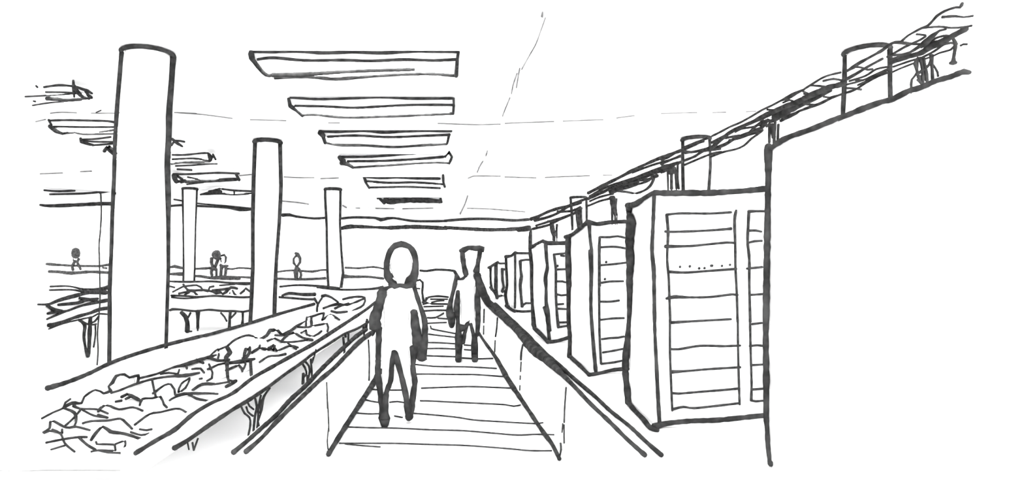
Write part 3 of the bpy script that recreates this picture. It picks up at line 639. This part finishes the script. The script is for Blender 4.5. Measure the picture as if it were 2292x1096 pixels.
cabinet('second tall cabinet from the camera, partly hidden by the nearest one', 9.57, 11.25, XX(1322, 9.57), XX(1273, 11.25), 2.12, 4.6,
    [(9, V((430,700,9),(480,715,9),(560,705,9),(660,700,9))), (8, Q((590,635),(640,628,7),(720,610,8),(790,605,9))), (8, V((435,710,8),(440,800,7),(450,900,7),(450,1096,6))), (7.5, Q((595,0),(600,150),(600,300),(610,450),(625,620,8)))],
    [(9, V((290,795,10),(330,780,8),(380,740,8),(425,700,9))), (11, V((305,800,12),(305,900,12),(310,1096,11))), (9, Q((480,0,11),(485,150,10),(485,350,8),(492,450,8),(488,545,9))), (8, Q((490,540),(540,585),(590,635)))],
    [[(4.8, V((500,795),(497,900,6),(500,1096))), (4.6, Q((643,0),(642,150),(643,350),(645,450),(652,580)))]],
    [[V((500,795),(560,796),(610,790),(655,800)), V((505,858),(600,855),(690,872)), V((505,968),(580,962),(660,952)), V((510,1076),(560,1068),(645,1066)), Q((650,262),(700,262),(745,256)), Q((650,355),(710,348),(770,346)),
      Q((655,454),(700,448),(740,446),(770,440)), Q((660,522),(720,512),(770,502)), Q((652,580),(720,572),(765,562))]],
    [(1357, 586), (1354, 624)])
cabinet('third tall cabinet from the camera, with a narrow strip of shelves', 13.6, 16.07, XX(1223, 13.6), XX(1190, 16.07), 2.0, 5.0,
    [(9, U((860,365,8),(900,378,9),(1050,378,9))), (8, U((880,370,8),(888,500,7),(895,580,7),(880,660,9),(885,750,6),(885,860,8),(895,930,10),(905,1000,8),(915,1096,8))), (7, Q((360,290),(375,340),(388,460))), (7, Q((380,468),(430,462),(510,438,8)))],
    [(6.5, U((760,415,8),(800,390),(860,360))), (6.5, U((755,290,5),(750,400,6),(765,560,8),(765,700,7),(770,850,6),(778,950,7),(790,1080,8))), (8, Q((300,290,6),(305,380,8),(312,400))), (9, Q((310,398),(345,430),(380,468,8)))],
    [[(5, U((950,470),(965,600),(965,760),(970,900),(985,1065,6)))]],
    [[U((945,472),(1040,462)), U((1005,480),(1035,485)), U((965,595),(1045,592)), U((970,692),(1020,692),(1045,700)), U((975,798),(1010,806),(1055,802)), U((978,880),(1028,876)), U((980,915),(1050,918)), U((990,1028),(1080,1025)), U((980,1068),(1060,1055))]],
    [(1248, 594.5)])
cabinet('fourth tall cabinet from the camera, small, with one framed door', 24.2, 27.4, XX(1153, 24.2), XX(1133, 27.4), 2.03, 7.5,
    [(4.6, U((632,455,6),(650,460),(745,462))), (4.4, U((632,460),(632,600),(632,780),(630,910))), (4.6, U((625,930),(690,938),(760,934)))],
    [(5, U((555,490,7),(600,482),(632,455))), (5.5, U((555,490),(560,600),(565,720),(552,800),(565,890))), (6, U((560,890,7),(600,920),(630,935)))],
    [[(5, U((675,525,6),(678,600,5),(685,650,7),(675,720,6),(685,850),(690,900,6)))]], [[U((675,522),(720,515),(790,518)), U((690,890),(720,870),(760,870),(795,862))]])
cabinet('farthest tall cabinet of the row, beside the farther person', 35.7, 37.6, XX(1111, 35.7), XX(1098, 37.6), 1.76, 8.5,
    [(4, U((480,535),(510,545),(550,544))), (7.5, U((475,545),(475,650),(475,760),(485,825))), (4.2, U((490,815),(520,808),(550,812)))],
    [(5, U((415,580,6),(440,565),(490,535,6))), (5, U((430,570),(430,680,4),(440,760,6))), (4.5, U((430,740,6),(460,780),(485,825,5)))],
    [[(6, U((528,590),(530,680,5),(540,740,5),(525,775,5)))]], [[U((520,590),(575,597)), U((525,780),(555,768))]])
# blank partition
t = thing('partition', 'large blank white partition at the right, its top edge rising towards the camera', 'partition', (2.8, 3.6, 0))
obj('panel', box(B(), 2.48, 3.3, 1.2, 5.1, 0, 2.425), WHITE, t)
T0 = fr(1480, 200, 4.215); X3 = fr(1800, 0, 3.6525)
ink('front_edge', [(14, [(1720,325,15),(1720,345,17),(1720,380,14),(1719,420,12),(1718,470,12),(1717,530,13),(1716,600,13),(1715,680,14),(1714,760,12),(1715,840,13),(1715,930,12),(1717,960,9),(1719,1000,10),(1726,1038,13)])], onY(5.1), t)
ink('top_edge', [(13, T0((1030,560,9),(1100,505,13),(1200,450,12),(1400,380,12),(1560,315,13),(1686,262,11))), (12, X3((280,970,11),(400,920,12),(500,880,14),(640,830,12),(720,810,13),(850,745,13),(950,715,13),(1080,660,12),(1200,625,12),(1300,585,12),(1350,592,9)))], onX(2.48), t)

# ------------------------------------------------------------------ cable tray
ZT = onZ(3.6); WIDE[0] = 1.32
t = thing('cable_tray', 'long sketchy cable tray high above the cabinets, running along the right side', 'cable tray', (4.6, 18, 3.6))
ink('tray_rail', [(5, [(1189,490,7),(1205,484),(1226,474),(1250,466),(1273,461),(1300,453)]), (5, V((430,525,5),(500,490,6),(560,460,6),(640,420),(700,388,6),(780,350),(860,315,6),(940,285,5),(990,268,6),(1096,225,4))),
    (3.6, T0((0,665),(60,645),(150,590),(240,555),(330,515),(400,490))), (3.4, T0((480,440),(560,400),(650,352),(740,315),(850,255),(950,195),(1050,148),(1130,105),(1190,80,7),(1270,35,6),(1350,0,3))),
    (3.2, X3((0,728),(60,690),(150,635),(220,610),(300,592))), (3.8, X3((350,580),(400,550,6),(450,515,6),(560,455),(640,410,6),(690,370),(740,345,5),(790,340,4),(850,290,3),(960,230),(1010,210,4),(1050,170,4),(1080,135,4),(1150,90),(1240,60),(1275,60),(1285,45,5),(1292,28,4)))],
    ZT, t, INK)
ink('tray_rail', [(4.2, [(1193,512),(1229,503),(1250,492),(1277,481),(1300,470)]), (3.4, V((420,605,4),(440,600),(500,575),(570,558))), (3.6, T0((220,712),(330,665),(440,620),(520,595),(570,590))), (3.6, V((590,512),(660,518),(725,527),(790,500),(820,465,5),(830,440,5),(810,410))),
    (3.4, T0((470,635),(560,600),(620,582),(700,565),(780,530),(850,465),(900,430),(950,385,5))), (5, T0((1130,295,5),(1200,255,7),(1270,225,6),(1300,205,4),(1460,150,4),(1530,125,3),(1600,80),(1686,52,3))),
    (3.6, X3((0,890),(50,870),(110,850),(200,810),(300,772),(400,740,4),(440,720),(500,680),(600,625),(680,595))), (3, X3((720,590),(780,562),(900,515))), (3, X3((960,490),(1050,460),(1100,435),(1200,405),(1230,375))),
    (3, X3((440,695),(500,665),(560,630),(690,570)))], ZT, t, INK)
cab = thing('tray_cables', 'dark bundle of cables lying along the cable tray', 'cables', (4.6, 16, 3.6))
ink('cable', [(9, X3((0,800),(100,752,8),(200,715,9),(300,690,9),(330,670,9))), (5, X3((350,645),(430,600),(520,545,4),(640,480,4))), (3.2, X3((370,662),(500,620),(590,565),(690,545))), (3, X3((350,690),(480,655),(600,600),(690,560))),
    (8, X3((700,520,6),(760,490,8),(860,460,8),(960,430,9),(1040,375,12),(1130,340,12),(1200,300,9),(1330,232,9))), (3.4, X3((730,545),(860,500),(960,470),(1060,420),(1150,360),(1200,350),(1250,360))), (3.4, X3((680,465),(760,420),(830,380,4),(950,325),(990,300),(990,288),(920,280))),
    (7, X3((960,375,9),(1020,320,9),(1060,285,7),(1110,248,3))), (3.4, X3((1110,250),(1160,238))), (3.4, X3((1030,345),(1080,310),(1160,290),(1200,295))), (4, X3((720,450),(800,445),(870,425),(960,375))), (4, X3((690,490),(760,470),(830,450),(950,370)))], ZT, cab)
ink('cable', [(6, T0((470,560,6),(560,480,5),(640,410,6),(760,350,6),(880,300,6),(1010,240,8),(1130,175,8),(1280,120,9),(1400,60,9),(1530,5,9),(1600,-25,8))), (5, T0((480,500),(600,440),(700,380),(850,310),(1000,225),(1100,190))), (7, T0((1080,250,18),(1150,225,12),(1250,180,9),(1350,130,8),(1500,60,7),(1600,10,5))),
    (5, T0((500,555),(600,520,6),(700,460),(850,400,5),(940,370,5),(990,300,7))), (4, T0((470,550),(550,470),(620,455),(740,435))), (4, T0((640,480),(720,465),(850,420),(930,400))), (3.4, T0((840,395),(960,350),(900,345),(840,395))),
    (3.4, T0((1000,190),(1080,195),(1130,165))), (3, T0((1150,125),(1210,100),(1240,110))), (3.4, T0((700,400),(760,370),(880,350),(960,300,6))), (4, T0((220,545,4),(330,500),(460,450))), (3.6, T0((225,600),(320,585),(440,560,6),(470,545,6))),
    (4, T0((220,670),(320,630),(400,580,5),(560,560))), (4, T0((0,700,5),(100,660),(180,625))), (4, T0((0,780,5),(60,760),(150,690)))], ZT, cab)
ink('cable', [(6, V((60,745,8),(0,750,8)) ), (4.5, V((100,690,7),(160,680),(240,650),(320,600,5),(420,560,4))), (4, V((110,725),(190,700),(260,680),(340,650,3))), (4, V((240,640),(330,635),(380,612))), (5, V((430,560,5),(520,520),(600,480,5),(700,440),(800,400),(900,365,6),(1000,335,5))),
    (4, V((440,545),(540,490),(660,450),(800,405,4),(900,360))), (8, V((570,515,10),(620,500,8),(690,480,8),(740,465,5))), (4.5, V((580,510),(680,460),(760,435),(860,395),(920,380,7))), (3.6, V((700,400),(820,355),(940,320),(1000,300))), (4, V((640,470),(700,455),(800,440),(850,420,6))),
    (3.6, V((740,470),(800,450),(830,420))), (3.4, V((440,575),(500,550),(580,530))), (4, V((1000,265),(1060,275),(1096,270)))], ZT, cab)
t2 = t
ink('tray_rung', [(3.2, X3((960,230),(1100,218),(1200,228),(1300,222),(1370,210))), (3.6, X3((1130,140,4.5),(1230,132,4),(1300,140,2.5),(1380,130,3.5))), (4, X3((740,348),(820,352,5),(900,360),(970,360))), (3.4, X3((45,698),(120,702),(220,715))),
    (3.4, X3((155,662),(240,645),(310,658))), (3.2, X3((400,545),(460,550),(520,570),(560,565))), (3.4, X3((340,720),(400,722),(465,732))), (3, X3((1280,372),(1300,362),(1330,362))), (3, X3((420,655),(470,655))), (3.4, X3((0,765),(35,768))), (3, X3((160,790),(220,800))),
    (3.4, X3((0,850),(60,855),(100,858))), (3, T0((1340,20),(1385,40))), (3, T0((1370,140),(1460,150)))], ZT, t, split=True)

WIDE[0] = 1.15
def drop(label, Y, strokes, down):
    s_ = onY(Y); xs = [s_(*p[:2]) for _, st in strokes for p in st]
    cx = sum(p.x for p in xs)/len(xs)
    t = thing('cable_drop', label, 'cables', (cx, Y, 0 if down else min(p.z for p in xs)), 'cable bundles hanging from the tray')
    bm = B()
    for w_, st in strokes:
        line(bm, st, w_, s_)
    obj('cable', bm, INK, t, True)
    if down:
        bm = B()
        for w_, st in strokes[:3]:
            p = s_(*st[-1][:2]); tube(bm, [p, (p.x, Y, .02)], [w_*.35*Y/F]*2)
        obj('cable', bm, INK, t, True)
drop('cable bundle dropping above the blank partition, right of the nearest right column', 6.7, [(4, X3((930,470),(905,520,6),(925,590),(880,650),(875,712))), (5, X3((945,470),(965,560),(970,680))), (5, X3((975,470),(990,560),(1000,660))), (5, X3((1040,450,7),(1045,560),(1050,650))),
    (3, X3((1055,530),(1090,590),(1095,625))), (5, X3((1040,470),(1020,530),(960,580),(915,610,6))), (4, X3((935,620,6),(945,660),(965,685))), (4, X3((925,650),(960,690),(930,730),(908,778,2))), (4, X3((930,480),(920,600))), (3, X3((960,480),(1000,570),(1010,660)))], True)
drop('single hanging cable with a dark end knob at the extreme right of the tray', 6.1, [(5, X3((1215,310),(1235,350,6),(1235,390,6),(1222,470,6),(1218,518,10))), (6, X3((1195,515),(1240,512)))], False)
drop('thick dark cable bundle dropping at the corner of the blank partition', 9.5, [(5, T0((1020,320),(1020,400),(1020,500))), (8, T0((1045,330),(1055,400),(1062,455))), (5, T0((1075,300),(1070,400),(1066,490))), (5, T0((1105,330),(1102,400),(1100,485))), (16, T0((1060,270,12),(1090,255,16),(1110,240,12))),
    (7, T0((1000,290),(1030,300),(1075,290))), (5, T0((950,330),(975,300),(1000,350)))], True)
drop('dark cable bundle dropping behind the nearest cabinet, left of the middle right column', 14.0, [(3.5, V((915,370),(918,450),(920,540))), (6, V((940,370),(940,430),(940,500))), (4, V((962,370),(966,430),(970,500))), (4, V((978,350),(978,430),(985,500))), (18, V((935,375,16),(940,400,14))), (8, V((950,370),(962,400))), (4, V((880,358),(930,352),(985,345)))], True)
drop('thin cable bundle dropping behind the second cabinet', 19.7, [(4, V((570,550,8),(575,600,5),(576,690))), (4, V((585,620),(592,650),(596,690))), (3.5, V((603,560),(598,620),(606,662))), (11, V((580,550,10),(582,590,11),(588,640,6)))], True)
drop('cable bundle crossing the farthest right column', 23.7, [(4.5, V((355,630),(362,690),(368,735))), (4.5, V((370,625),(372,680),(380,725))), (4, V((385,620),(385,670),(390,715))), (5, V((345,630),(390,618)))], True)
drop('cable bundle dropping behind the third cabinet', 30.0, [(9, V((205,705,8),(208,740,10),(220,785,8))), (3.5, V((215,780),(215,815))), (4, V((238,718),(235,760),(237,800))), (5, V((180,700),(240,695)))], True)
